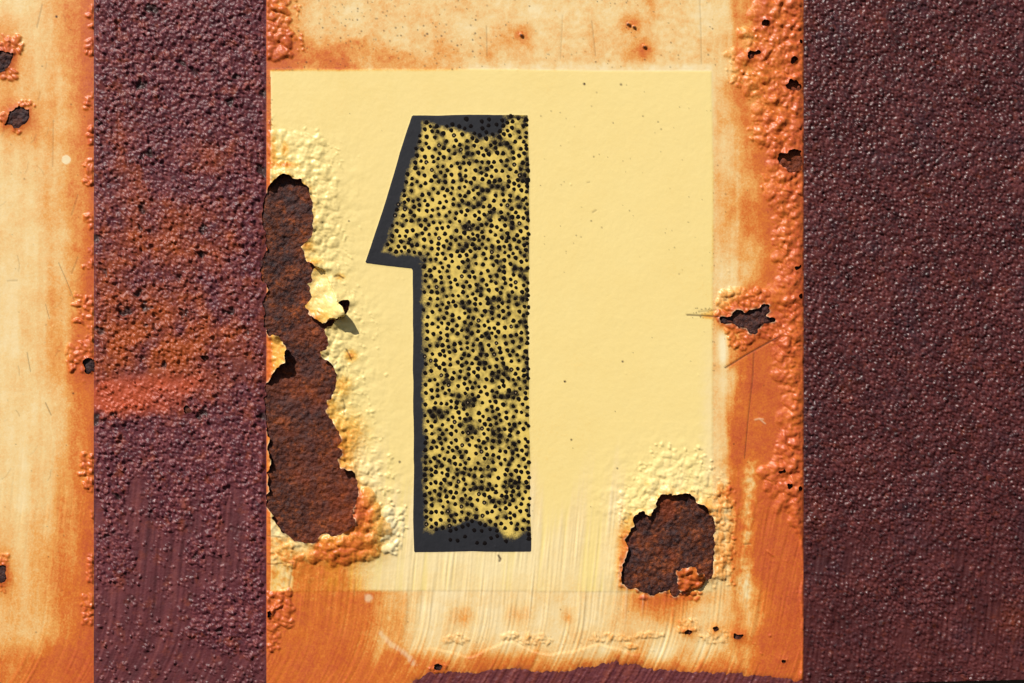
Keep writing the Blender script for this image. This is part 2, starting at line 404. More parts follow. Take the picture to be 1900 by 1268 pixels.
# ridge of thick paint that ends in waves above the low dark band
wy = 1205 + 9 * np.sin((X - 820) / 26.0) * ss(760, 860, X) + 10 * fbm(X, Y * 0, 70, 2, 52)
ridge = ss(770, 830, X) * ss(1215, 1150, X)
H += 1.1 * ridge * ss(-2.5, 2.5, Y - wy) * ss(40, 0, Y - wy)
# cracks and scratches: (points, half width, depth, darkness)
SCR = [([(1345,683),(1380,661),(1412,643),(1440,627)], .7, 1.2, 1.0), ([(1440,627),(1460,616)], 0.6, 0.8, 0.3),
 ([(1398,655),(1396,700),(1388,770),(1381,850)], 0.7, 0.5, 0.55), ([(1274,585),(1300,586),(1333,588)], .8, .9, 0.9), ([(1296,579),(1332,575)], 1.1, .4, 0.35),
 ([(1298,0),(1300,60),(1301,120)], 0.8, 0.3, 0.25), ([(903,50),(904,105)], 0.9, 0.3, 0.3), ([(1098,40),(1105,105)], 0.9, .3, .25), ([(1044,30),(1040,110)], 0.8, .3, .2),
 ([(643,648),(650,660),(653,668)], 1.0, 1, 0.7), ([(619,680),(626,672)], 1.0, 1, 0.8), ([(621,514),(630,512),(638,517)], 1.0, 1, 0.8),
 ([(638,742),(641,755),(640,770)], .9, 1, .55), ([(590,578),(594,582)], .8, .8, .5), ([(498,1047),(546,1043)], .8, .8, .5), ([(545,1043),(536,1096)], .9, .6, .45), ([(498,994),(522,996)], .9, .6, .5),
 ([(1380,1010),(1392,1009)], 1.0, 1, .5), ([(1423,1022),(1434,1031)], 1.4, -1.5, 0.0), ([(70,52),(80,10)], .7, .3, .4), ([(100,225),(99,310)], .6, .2, .3),
 ([(110,488),(124,520),(139,558)], .3, .2, .5), ([(86,566),(93,592)], .3, .2, .4), ([(146,478),(134,508)], .6, .3, .4), ([(52,655),(58,690)], .6, .3, .45), ([(86,748),(96,770)], .7, .3, .5),
 ([(134,400),(146,362)], .7, .3, .35), ([(1415,778),(1408,777),(1400,779)], 1.0, -.5, -.5), ([(1408,777),(1419,786)], .9, -.5, -.5), ([(925,1031),(929,1037),(927,1041)], 1.6, 1.2, .9),
 ([(15,522),(33,521)], .8, .3, .3), ([(1100,395),(1106,391)], 1.0, .6, .4), ([(1090,340),(1094,339)], .9, .4, .3)]
for k in range(20):
    x0 = rng.uniform(5, 165); y0 = rng.uniform(20, 900); L = rng.uniform(8, 30); a = rng.choice([1.25, 1.9, 2.1, 0.9]) + rng.normal() * 0.2
    SCR.append(([(x0, y0), (x0 + L * math.cos(a) * 0.6, y0 + L * math.sin(a) * 0.6), (x0 + L * math.cos(a + .15), y0 + L * math.sin(a + .15))], 0.5, 0.05, 0.12 + 0.18 * rng.random()))
DARK = np.zeros(sh)
for pts, hw, dep, dk in SCR:
    pa = np.array(pts, float)
    w = window(pa[:, 0].min() - 6, pa[:, 0].max() + 6, pa[:, 1].min() - 6, pa[:, 1].max() + 6)
    d = np.full(X[w].shape, 99.0)
    for a, b in zip(pts[:-1], pts[1:]): d = np.minimum(d, seg_d(X[w], Y[w], a, b)[0])
    p = np.clip(1.25 - d / (hw + 0.7), 0, 1)
    H[w] -= dep * p
    DARK[w] = np.where(abs(dk) * p > abs(DARK[w]), dk * p, DARK[w])

# ------------------------------------------------------------------ dark bands: grainy blistered paint
PT = np.full(sh, 0.5)
m = bandL; x_, y_ = X[m], Y[m]
red = np.clip(.8 * gauss(x_, y_, 300, 712, 110, 22) + 0.95 * gauss(x_, y_, 265, 748, 75, 24) + .75 * gauss(x_, y_, 195, 738, 34, 30), 0, 1)
red = ss(.05, .95, red + .32 * fbm(x_, y_, 30, 4, 98))
smoothL = np.clip(1.15 * gauss(x_, y_, 300, 706, 120, 22) + gauss(x_, y_, 455, 676, 26, 18) + 0.8 * gauss(x_, y_, 200, 740, 40, 18), 0, 1)
foot = ss(910, 1000, y_ + 130 * perlin(stroke_u(x_, y_), y_, 42, 91, 260) + 20)
keepp = np.clip(gauss(x_, y_, 420, 1150, 75, 70) + gauss(x_, y_, 205, 1030, 50, 60) + gauss(x_, y_, 480, 1040, 26, 120) + .8 * gauss(x_, y_, 365, 1020, 22, 40), 0, 1)
foot = foot * (1 - 0.9 * ss(.25, .6, keepp))
dens = np.clip(0.80 + 0.75 * fbm(x_, y_, 24, 3, 99) + .3 * n_mid[m] - 0.95 * smoothL - 0.85 * foot, 0.0, 1)
edge = ss(175, 182, x_) * ss(495, 487, x_)
wx, wy_ = 1.6 * perlin(x_, y_, 10, 16), 1.6 * perlin(x_, y_, 10, 17)
clump = ss(-.35, .35, fbm(x_, y_, 26, 3, 18))
p1, t1 = pebbles(x_ + wx, y_ + wy_, 7.6, 11, 0.22, 0.70, dens)
p2, t2 = pebbles(x_ + wx, y_ + wy_, 5.4, 12, 0.36, 0.68, np.clip(dens + 0.1, 0, 1))
p3, t3 = pebbles(x_ + wx, y_ + wy_, 11.0, 13, 0.36, 0.62, np.clip(dens - 0.62 + 0.9 * n_big[m], 0, .45))
lowr = fbm(x_, y_, 30, 4, 14)
pit = ss(0.55, 0.9, pebbles(x_ + 9 * n_fine[m] + 8 * perlin(x_, y_, 17, 19), y_ + 7 * perlin(x_, y_, 13, 26), 50.0, 15, 0.12, 0.30, 0.5 * (1 - smoothL))[0] + 0.3 * n_fine[m]) * (1 - .7 * foot)
hb = (2.0 * lowr + 2.4 * np.abs(fbm(x_, y_, 17, 3, 38))) * (1 - .8 * foot) + (.6 + .7 * ss(-.5, .5, fbm(x_, y_, 7, 2, 39))) * np.maximum(np.maximum(4.2 * p1 * (.5 + .65 * clump), 2.6 * p2), 5.2 * p3) - 4.0 * pit
hb += foot * 1.6 * (0.5 * perlin(stroke_u(x_, y_), y_, 5.5, 93, 120) + 0.5 * perlin(stroke_u(x_, y_), y_, 13, 94, 200))
nearA = ss(0, 13, dA[m])
H[m] = 2.6 + 1.2 * nearA + 0.25 * n_mid[m] + edge * hb * (.45 + .55 * nearA)
PT[m] = np.where(p1 > 0.2, t1, np.where(p2 > .2, t2, 0.35)) + foot * .9 * (.6 * perlin(stroke_u(x_, y_), y_, 9, 95, 200) + .6 * perlin(stroke_u(x_, y_), y_, 24, 100, 300))
RUSTB = np.zeros(sh); DARKB = np.zeros(sh); SMB = np.zeros(sh); REDB = np.zeros(sh)
oz = 0.03 + 0.6 * gauss(x_, y_, 300, 655, 160, 80) + .10 * gauss(x_, y_, 230, 480, 90, 120) + 0.28 * gauss(x_, y_, 400, 290, 60, 36) + 0.28 * gauss(x_, y_, 340, 440, 110, 70) + 0.18 * gauss(x_, y_, 230, 320, 40, 160) + 0.2 * gauss(x_, y_, 300, 560, 200, 120)
RUSTB[m] = np.clip(oz * (1 + 1.2 * n_mid[m]) + 0.26 * ss(0.05, .6, fbm(x_, y_, 30, 5, 96)) + .12 * ss(.15, .6, fbm(x_, y_, 9, 2, 97)), 0, 1)
REDB[m] = np.clip(red * 0.95 * (1 + .5 * n_mid[m]) * ss(420, 380, x_ + 20 * n_mid[m]), 0, 1)
DARKB[m] = np.clip(pit * 0.85, 0, 1); SMB[m] = np.clip(foot + smoothL, 0, 1)

m = bandR; x_, y_ = X[m], Y[m]
footR = ss(930, 1030, y_ + 60 * perlin(x_ + .12 * y_, y_, 50, 101, 200)) * (0.8 + 0.5 * perlin(x_ + .12 * y_, y_, 34, 102, 240))
footR = np.clip(footR, 0, 1) * (1 - .8 * gauss(x_, y_, 1670, 1090, 90, 60))
densR = np.clip(0.93 - 0.75 * footR + .25 * n_mid[m], 0, 1)
wx, wy_ = 1.2 * perlin(x_, y_, 9, 28), 1.2 * perlin(x_, y_, 9, 29)
p1, t1 = pebbles(x_ + wx, y_ + wy_, 5.9, 21, 0.24, 0.70, densR)
p2, t2 = pebbles(x_ + wx + 3.3, y_ + wy_ + 1.7, 4.8, 22, 0.36, 0.72, densR)
p3, t3 = pebbles(x_, y_, 11.0, 23, 0.40, 0.66, np.clip(.2 + .5 * n_mid[m] - .3 * footR, 0, .5))
hr = np.maximum(np.maximum(4.0 * p1, 2.8 * p2), 3.6 * p3) * (.85 + .25 * ss(-.5, .5, fbm(x_, y_, 14, 2, 36))) + 1.4 * fbm(x_, y_, 20, 4, 24) + 1.5 * fbm(x_, y_, 90, 2, 27) + 0.35 * fbm(x_, y_, 5, 2, 37) * (1 - .5 * footR)
hr *= 1 - .5 * footR
hr += footR * 1.6 * perlin(x_ + .12 * y_, y_, 6, 103, 100)
H[m] = 3.0 + ss(1486, 1497, x_) * hr
PT[m] = np.where(p1 > .2, t1, t2)
RUSTB[m] = np.clip(0.2 * ss(0.0, .7, fbm(x_, y_, 70, 5, 104)) * (1 - .5 * footR) + .28 * ss(.2, .7, fbm(x_, y_, 16, 3, 105)) + .3 * gauss(x_, y_, 1880, 1150, 40, 40), 0, 1)
DARKB[m] = 0.18 * ss(.05, .6, fbm(x_, y_, 110, 4, 106)); SMB[m] = footR * .7

m = (dL < 0) & (X > 495) & (X < 1490)
H = np.where(m, 4.0 + 1.7 * strokes + 0.6 * n_fine + 0.9 * pebbles(f(X), f(Y), 6, 25, .4, .7, np.full(XF.shape, .35))[0].reshape(sh), H)
PT = np.where(m, 0.5 + .3 * st_f, PT); SMB = np.where(m, .8, SMB)
RUSTB = np.where(m, .12 + .3 * np.clip(st_m, 0, 1), RUSTB)

# ------------------------------------------------------------------ where the rust has stained the pale paint (0 clean .. 1 deep)
RU = np.zeros(sh)
x_, y_ = X, Y
m = left_coat
ed = np.clip((x_ - 30 + 18 * n_vert + 14 * n_big) / 146, 0, 1) ** 1.7
rl = 0.19 + 0.14 * n_mid * .6 + 0.10 * n_vert + 0.50 * ed + 0.16 * ss(140, 174, x_)
rl += 0.10 * ss(300, 0, y_) * 0 + 0.38 * gauss(x_, y_, 8, 110, 50, 60) + 0.42 * gauss(x_, y_, 34, 222, 46, 46) + .25 * gauss(x_, y_, 2, 1065, 22, 60) + .2 * gauss(x_, y_, 150, 665, 40, 40)
rl += 0.34 * ss(1165, 1235, y_ + 16 * st_c) + .12 * ss(880, 1100, y_) + .08 * strokes * ss(900, 1100, y_)
RU = np.where(m, rl, RU)
m = ~left_coat
top = ss(136, 128, y_)                             # margin above the square
rt = 0.22 + 0.15 * n_mid + 0.10 * n_fine + 0.46 * gauss(x_, y_, 495, 60, 70, 100) + 0.24 * ss(50, 122, y_ + 12 * n_mid) * ss(900, 560, x_ + 90 * n_big) \
    + 0.12 * ss(40, 110, y_) * ss(1250, 700, x_) * (0.8 + .6 * n_mid) + 0.42 * gauss(x_, y_, 1168, 45, 20, 18) + .42 * gauss(x_, y_, 1194, 92, 24, 22) + 0.35 * gauss(x_, y_, 968, 70, 22, 22) + .25 * gauss(x_, y_, 1210, 5, 14, 24)
rt -= .12 * ss(112, 128, y_) * ss(850, 900, x_)
right = ss(1316, 1326, x_)
rr = 0.26 + 0.12 * n_mid + 0.12 * n_vert + 0.30 * ss(1335, 1392, x_ + 22 * n_vert + 14 * n_mid) + 0.20 * ss(1390, 1450, x_ + 14 * n_mid) + .12 * ss(1455, 1489, x_)
rr += 0.26 * ss(590, 680, y_) * ss(1325, 1385, x_ + 20 * n_vert + 16 * n_mid) * ss(1110, 1000, y_) * ss(1470, 1400, x_)
rr += .18 * ss(700, 1000, y_) * ss(1380, 1440, x_) - .34 * np.exp(-((x_ - 1388 - 0.06 * (960 - y_)) / 16.0) ** 2) * ss(820, 880, y_) * ss(1150, 1080, y_) * (0.8 + n_fine)
rr -= .2 * np.exp(-((x_ - 1390) / 16.0) ** 2) * ss(420, 460, y_) * ss(545, 500, y_) + .3 * np.exp(-((x_ - 1341 - .05 * (y_ - 640)) / 9.0) ** 2) * ss(605, 630, y_) * ss(700, 660, y_)
rr += .30 * gauss(x_, y_, 1385, 590, 60, 40)
low = ss(1092, 1100, y_)
rb = 0.12 + 0.14 * n_mid + .08 * strokes + 0.50 * ss(790, 640, x_ + 50 * n_big + 30 * st_c) + 0.34 * ss(1195, 1240, y_ + 10 * st_c + 8 * n_mid) + .10 * ss(1130, 1200, y_) \
    + .30 * gauss(x_, y_, 855, 1145, 26, 20) + .24 * gauss(x_, y_, 1052, 1145, 10, 14) + .42 * gauss(x_, y_, 1235, 1130, 85, 34) + .2 * gauss(x_, y_, 960, 1140, 30, 20)
rb += .36 * ss(1370, 1470, x_)
rb = rb + .14 * gauss(x_, y_, 570, 1160, 90, 70)
rb = np.where(rb > .55, .55 + .26 * np.tanh((rb - .55) / .3), rb) + .16 * strokes * ss(1150, 1215, y_) + .10 * ss(24, 4, dL) 
rq = 0.10 + 0.07 * n_big + .02 * n_mid                    # inside the square
rq += (0.46 * ss(700, 620, x_ + 26 * st_c + 16 * n_mid) + .05) * ss(1000, 1050, y_ + 30 * n_mid + 0.12 * (600 - x_))
rq += 0.50 * gauss(x_, y_, 670, 955, 32, 44) + .45 * gauss(x_, y_, 640, 1015, 66, 22) + .3 * gauss(x_, y_, 640, 860, 22, 60) + .26 * gauss(x_, y_, 655, 800, 34, 40)
rq += .46 * gauss(x_, y_, 652, 660, 14, 12, 30) + .34 * gauss(x_, y_, 638, 716, 20, 20) + .25 * gauss(x_, y_, 615, 760, 20, 30) + .34 * gauss(x_, y_, 632, 514, 11, 7) + .3 * gauss(x_, y_, 572, 458, 16, 12) + .24 * gauss(x_, y_, 588, 486, 18, 7) \
    + .5 * gauss(x_, y_, 532, 307, 20, 6) + .4 * gauss(x_, y_, 530, 278, 7, 14) + .35 * gauss(x_, y_, 508, 285, 8, 40) + .2 * gauss(x_, y_, 590, 585, 20, 10)
rq += .42 * np.exp(-np.clip(dA, 0, None) / 4.0) * (dA < 60) * (.6 + n_mid) + 0.30 * np.exp(-np.clip(dB, 0, None) / 7.0) * (dB < 60)
rq += .42 * gauss(x_, y_, 1158, 1030, 14, 60) + .2 * gauss(x_, y_, 1200, 897, 5, 6) + .30 * gauss(x_, y_, 1340, 1010, 16, 60) + .2 * gauss(x_, y_, 1330, 930, 30, 40)
rq += .42 * ss(1280, 1322, x_ + 10 * n_mid) * ss(570, 590, y_) * ss(596, 588, y_)
rc = np.where(y_ < 300, rt * top + rr * right * (1 - top) + rt * 0, 0)
base = rr * right + rq * (1 - right)
base = base * (1 - top) + np.maximum(rt * (1 - right) + np.maximum(rr, rt * .8) * right, 0) * top
base = base * (1 - low) + np.maximum(rb * (1 - ss(1345, 1400, x_)) + rr * ss(1345, 1400, x_), rr * right) * low + 0 * rc
base = np.where(x_ < 503, np.maximum(base, 0.66 + .2 * n_mid), base)
base = np.maximum(base, .78 * np.exp(-((x_ - 495) / 5.0) ** 2))
gold = (X > 503) * ss(546, 541, X + 3 * n_fine) * ss(992, 998, Y) * ss(1097, 1095, Y)
base = base * (1 - gold) + gold * (.30 + .3 * n_mid + .35 * np.clip(n_fine, 0, 1))
base = np.maximum(base, np.where(dF3 < 2, .82 + .1 * n_mid, 0)); base = np.maximum(base, np.where(dF2 < 0, .34 + .35 * ss(515, 498, x_) + .2 * n_mid, 0))
base += .35 * gauss(x_, y_, 1240, 1108, 80, 14)
RU = np.where(m, base, RU)
# blister skins: rustier than the field, and a little more so in the gaps between them
RU = RU + np.where(DH > 0.2, DT * (0.6 + 0.5 * ss(0.2, 3, DH)), 0)
RU += np.exp(-np.clip(dC, 0, None) / 8) * .35 * (dC < 80) + np.exp(-np.clip(dSm, 0, None) / 6) * .25 * (dSm < 40)
RU = np.where(RU > .58, .58 + .2 * np.tanh((RU - .58) / .26), RU)
RU = np.clip(RU, 0, 1.0)
# how yellow: the square's own top coat, brushed thin lower down
YL = ss(1.5, -1.5, dQ) * (1 - 0.75 * ss(870, 1010, Y + 90 * st_c + 50 * strokes + 0.10 * (1150 - X)) * ss(-.5, .35, strokes + st_c * 1.2 + .35)) 
YL *= 1 - .55 * ss(1290, 1321, X + 8 * n_fine) * ss(560, 760, Y)
YL = np.where(dF1 < 0, np.maximum(YL, .95), YL); RU = np.where(dF1 < 0, np.clip(RU + .10, 0, 1), RU)
# dark specks
DK = DARK.copy()
def specks(n, fx, r0, r1, k=1.0):
    for _ in range(n):
        x0, y0 = fx(); r = r0 + (r1 - r0) * rng.random() ** 2.5
        w = window(x0 - r - 2, x0 + r + 2, y0 - r - 2, y0 + r + 2)
        p = np.clip(1.3 - np.hypot(X[w] - x0, Y[w] - y0) / r, 0, 1) * k * (.5 + .5 * rng.random())
        DK[w] = np.maximum(DK[w], p)
specks(150, box(505, 900, 0, 132), 1.2, 2.2); specks(60, box(900, 1330, 0, 132), 1.1, 1.8); specks(55, box(1000, 1320, 140, 520), 1.0, 1.8, .8)
specks(40, box(505, 1320, 130, 1000), 1.0, 1.6, .8); specks(50, box(5, 170, 0, 1200), 1.0, 1.8, .7); specks(40, box(1322, 1480, 130, 900), 1.0, 1.8, .8)
specks(26, box(1283, 1322, 572, 592), 1.0, 1.7); specks(24, box(1322, 1326, 330, 700), 1.0, 1.5, .7); specks(34, box(496, 507, 130, 240), 1.0, 1.8, .8); specks(14, box(507, 545, 126, 132), 1.0, 1.6, .8)
specks(40, blob(1000, 1188, 190, 8), 1.2, 2.0, .45); specks(20, box(520, 1480, 1100, 1240), 1, 1.8, .7)
for q in ((1084, 157, 2.4), (1152, 158, 2.4), (742, 857, 2.6), (1145, 869, 1.8), (1060, 816, 2.0), (1155, 671, 2), (106, 32, 2.4), (137, 730, 2), (648, 411, 1.8), (1048, 708, 2.2), (1165, 47, 3), (1176, 52, 2.6), (1195, 89, 3), (967, 67, 3)):
    specks(1, lambda q=q: q[:2], q[2], q[2] + .01, 1.6)
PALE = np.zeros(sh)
PALE = np.maximum(PALE, ss(9, 7.6, np.hypot(X - 124, Y - 297))); PALE = np.maximum(PALE, .6 * ss(11, 4, np.hypot(X - 685, Y - 1109) + 3 * n_fine))
dd = np.minimum.reduce([seg_d(X, Y, a, b)[0] for a, b in (((705, 1175), (725, 1195)), ((725, 1195), (752, 1212)), ((752, 1212), (770, 1232)))])
PALE = np.maximum(PALE, .5 * ss(8, 1, dd + 4 * n_fine + 5 * np.abs(strokes)) * ss(.1, -.4, strokes - .4)); PALE = np.maximum(PALE, np.clip(-DARK, 0, 1))
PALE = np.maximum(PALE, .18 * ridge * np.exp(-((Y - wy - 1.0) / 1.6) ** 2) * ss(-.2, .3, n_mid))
PALE = np.maximum(PALE, .5 * np.clip(brush, 0, 1) * ss(.18, .6, strokes + .3 * st_c) * ss(680, 740, X) * ss(1340, 1280, X) * ss(1200, 1130, Y))
DK = np.maximum(DK, .8 * np.exp(-np.clip(dL, 0, None) / 4.5) * (.55 + .9 * strokes) * (dL < 25))
DK = np.clip(DK, 0, 1)
for d in (dA, dB, dC): PALE = np.maximum(PALE, .65 * np.exp(-np.clip(d, 0, None) / 1.3) * (d < 20) * ss(-.25, .2, n_fine))   # broken paint lip: bare edge, with its sunlit brightness painted in pale

# worn black of the numeral: solid along its left, top and foot, rubbed to a mottle inside
d_l = np.full(sh, 99.0)
for a, b in (((765, 215), (678, 489)), ((678, 489), (766, 500)), ((766, 500), (769, 1024))): d_l = np.minimum(d_l, seg_d(X, Y, a, b)[0])
nn = fbm(X, Y, 30, 4, 111)
wl_ = np.where(Y < 490, 30, 23)
edge_l = d_l - wl_ + 8 * nn + 3 * n_fine
CV = 1 - ss(-13, 13, edge_l)
CV = np.maximum(CV, (1 - ss(-9, 13, Y - 232 - 24 * gauss(X, X * 0, 895, 0, 50) + 9 * nn)) * (1 - .85 * ss(925, 950, X)))
CV = np.maximum(CV, 1 - ss(-12, 16, 984 - 20 * gauss(X, X * 0, 870, 0, 45) + 14 * gauss(X, X * 0, 950, 0, 24) - Y + 12 * nn))
CV = np.maximum(CV, .8 * ss(972, 982, X) * ss(.0, .4, fbm(X, Y, 30, 2, 115)))
fz = .84 * ss(-.45, .85, fbm(X, Y, 34, 5, 112, .62) + .16 * gauss(X, Y, 890, 330, 36, 130) + .12 * gauss(X, Y, 885, 760, 50, 300) - .16 * gauss(X, Y, 800, 400, 50, 180))
inN = dN < 0
spots = []
occ = {}
def try_spot(x, y, r, md):
    kx, ky = int(x // 12), int(y // 12)
    for i in (-1, 0, 1):
        for j in (-1, 0, 1):
            for a, b, c in occ.get((kx + i, ky + j), ()):
                if (x - a) ** 2 + (y - b) ** 2 < md * md: return
    occ.setdefault((kx, ky), []).append((x, y, r)); spots.append((x, y, r))
def sample(arr, x, y): return arr[min(np.searchsorted(ys, y), NY - 1), min(np.searchsorted(xs, x), NX - 1)]
for _ in range(16000):
    x, y = rng.uniform(690, 984), rng.uniform(217, 1010)
    if sample(dN, x, y) > -1.5: continue
    dl = sample(d_l, x, y)
    if dl < (26 if y < 490 else 21) and rng.random() < .998: continue
    if y > 985 and rng.random() < .97: continue
    if y < 232 and x < 930 and rng.random() < .96: continue
    r = 4.0 + 1.3 * rng.random()
    try_spot(x, y, r, 8.7 + 1.2 * rng.random() - (2.2 if rng.random() < .012 else 0))
for yy in np.arange(222, 1000, 10.5):
    try_spot(976 + (yy - 215) * .0065 + rng.normal() * .8, yy + rng.normal() * 2, 4.2, 6)
SD = np.full(sh, 30.0)
for x, y, r in spots:
    w = window(x - 14, x + 14, y - 14, y + 14)
    SD[w] = np.minimum(SD[w], np.hypot(X[w] - x, Y[w] - y) - r)
blur_n = ss(-.3, .3, fbm(X, Y, 26, 3, 114))            # some pinpoints have bled into a soft sooty ring
ring = np.exp(-(np.clip(SD, 0, None) / 3.2) ** 2)
SOOT = np.clip(.74 * fz * (1 - .5 * (1 - blur_n) * ring) + .55 * blur_n * np.exp(-(np.clip(SD, 0, None) / 3.4) ** 2), 0, .95)
CVs = CV

# ------------------------------------------------------------------ build triangles and sort them into parts
P = np.stack([(X + LEAN - CX) * S, -H * S, (CY - Y) * S], -1).reshape(-1, 3)
idx = np.arange(NX * NY, dtype=np.int64).reshape(NY, NX)
v00, v10, v01, v11 = idx[:-1, :-1].ravel(), idx[:-1, 1:].ravel(), idx[1:, :-1].ravel(), idx[1:, 1:].ravel()
sn = f(snapped)
alt = sn[v10] & sn[v01] & ~(sn[v00] & sn[v11])
# image y runs down, so counter-clockwise seen from the viewer is (00, 01, 11)
T1 = np.where(alt[:, None], np.stack([v00, v01, v10], 1), np.stack([v00, v01, v11], 1))
T2 = np.where(alt[:, None], np.stack([v10, v01, v11], 1), np.stack([v00, v11, v10], 1))
T = np.concatenate([T1, T2])
fn = np.cross(P[T[:, 1]] - P[T[:, 0]], P[T[:, 2]] - P[T[:, 0]])
tsum = lambda a: f(a)[T].sum(1)
gone = (tsum(np.minimum(dA, 50)) < 0) | (tsum(np.minimum(dM, 50)) < 0) | (tsum(np.minimum(dB, 50)) < 0) | (tsum(np.minimum(dC, 50)) < 0)
for d in dS: gone |= tsum(np.minimum(d, 50)) < 0
# vertex normals of the whole film so that neighbouring parts meet without a seam
VN = np.zeros_like(P)
for k in range(3):
    for c in range(3): VN[:, c] += np.bincount(T[~gone][:, k], fn[~gone][:, c], len(P))
VN /= np.linalg.norm(VN, axis=1, keepdims=True) + 1e-20
cxT = XF[T].mean(1)
PART = np.zeros(len(T), np.int32)           # 0 middle coat
PART[cxT < 175] = 1
PART[tsum(np.minimum(dQ, 50)) < 0] = 2
big = np.array([b[2] for b in blis])
order = np.argsort(-big)[:260]; rank = np.full(len(blis) + 1, -1); rank[order] = np.arange(len(order))
tid = f(DID)[T]; same = (tid[:, 0] == tid[:, 1]) & (tid[:, 1] == tid[:, 2]) & (tid[:, 0] >= 0)
br_ = np.where(same, rank[tid[:, 0]], -1)
PART = np.where(br_ >= 0, 100 + br_, PART)
PART[tsum(np.minimum(dN, 50)) < 0] = 3
PART[(cxT > 175) & (cxT < 495)] = 4
PART[(tsum(np.minimum(dL, 50)) < 0) & (cxT > 495) & (cxT < 1490)] = 6
PART[cxT > 1490] = 5
PART[(tsum(np.minimum(dF1, 50)) < 0)] = 7
PART[(tsum(np.minimum(dF2, 50)) < 0)] = 8
PART[(tsum(np.minimum(dF3, 50)) < 0)] = 9
PART[gone] = -1

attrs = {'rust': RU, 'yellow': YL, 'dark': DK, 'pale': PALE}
attrs_b = {'rust': RUSTB, 'dark': DARKB, 'tone': PT, 'smoothness': SMB, 'red': REDB}
attrs_n = {'cover': CVs, 'soot': SOOT, 'rust': RU * .3, 'dark': DK * .3}

# edges of the film that border a gap or the panel's own edge get a real thickness
def edges_of(t): return np.concatenate([t[:, [0, 1]], t[:, [1, 2]], t[:, [2, 0]]])
allT = T[~gone]
E = edges_of(allT); key = np.minimum(E[:, 0], E[:, 1]) * (NX * NY) + np.maximum(E[:, 0], E[:, 1])
uk, cnt = np.unique(key, return_counts=True)
open_keys = uk[cnt == 1]
THICK = 1.7

def make_mesh(name, verts, tris, normals, at, mat):
    me = bpy.data.meshes.new(name)
    me.vertices.add(len(verts)); me.vertices.foreach_set('co', np.ascontiguousarray(verts, np.float32).ravel())
    n = len(tris)
    me.loops.add(n * 3); me.polygons.add(n)
    me.polygons.foreach_set('loop_start', np.arange(0, n * 3, 3, dtype=np.int32))
    me.loops.foreach_set('vertex_index', np.ascontiguousarray(tris, np.int32).ravel())
    me.update(calc_edges=True)
    me.polygons.foreach_set('use_smooth', np.ones(n, bool))
    for k, v in at.items():
        a = me.attributes.new(k, 'FLOAT', 'POINT'); a.data.foreach_set('value', np.ascontiguousarray(v, np.float32))
    if normals is not None: me.normals_split_custom_set_from_vertices(normals.astype(np.float32))
    me.materials.append(mat)
    return me

# ------------------------------------------------------------------ materials
def lin(r, g, b):
    c = lambda v: (v / 255 / 12.92) if v / 255 <= 0.04045 else ((v / 255 + 0.055) / 1.055) ** 2.4
    return (c(r), c(g), c(b), 1)
class N:
    def __init__(s, name):
        s.m = bpy.data.materials.new(name); s.m.use_nodes = True; s.t = s.m.node_tree; s.b = s.t.nodes['Principled BSDF']
        s.tc = s.t.nodes.new('ShaderNodeTexCoord').outputs['Object']
    def node(s, k, **kw):
        n = s.t.nodes.new(k)
        for a, v in kw.items(): setattr(n, a, v)
        return n
    def put(s, sock, v):
        if isinstance(v, (int, float)): sock.default_value = v
        elif isinstance(v, tuple): sock.default_value = v
        else: s.t.links.new(v, sock)
    def attr(s, name): return s.node('ShaderNodeAttribute', attribute_name=name).outputs['Fac']
    def noise(s, px, detail=3, rough=.55, seed=0):
        n = s.node('ShaderNodeTexNoise', noise_dimensions='4D'); s.put(n.inputs['Vector'], s.tc)
        n.inputs['Scale'].default_value = 1 / (px * S); n.inputs['Detail'].default_value = detail; n.inputs['Roughness'].default_value = rough; n.inputs['W'].default_value = seed
        return n.outputs['Fac']
    def math(s, op, a, b=0.0, c=None, clamp=False):
        n = s.node('ShaderNodeMath', operation=op, use_clamp=clamp); s.put(n.inputs[0], a); s.put(n.inputs[1], b)
        if c is not None: s.put(n.inputs[2], c)
        return n.outputs[0]
    def ramp(s, fac, stops):
        n = s.node('ShaderNodeValToRGB'); s.put(n.inputs[0], fac); e = n.color_ramp.elements
        while len(e) < len(stops): e.new(0.5)
        for q, (p, c) in zip(e, stops): q.position = p; q.color = c
        return n.outputs[0]
    def mix(s, fac, a, b):
        n = s.node('ShaderNodeMix', data_type='RGBA'); s.put(n.inputs['Factor'], fac); s.put(n.inputs['A'], a); s.put(n.inputs['B'], b)
        return n.outputs['Result']
    def maprange(s, v, a, b, c=0.0, d=1.0):
        n = s.node('ShaderNodeMapRange'); s.put(n.inputs[0], v)
        for i, q in zip((1, 2, 3, 4), (a, b, c, d)): n.inputs[i].default_value = q
        return n.outputs[0]
    def bump(s, h, dist, strength=1.0):
        n = s.node('ShaderNodeBump'); n.inputs['Distance'].default_value = dist * S; n.inputs['Strength'].default_value = strength
        s.put(n.inputs['Height'], h); s.put(s.b.inputs['Normal'], n.outputs[0])
    def out(s, colour, rough, spec=0.4):
        s.put(s.b.inputs['Base Color'], colour); s.put(s.b.inputs['Roughness'], rough); s.put(s.b.inputs['Specular IOR Level'], spec)
        return s.m

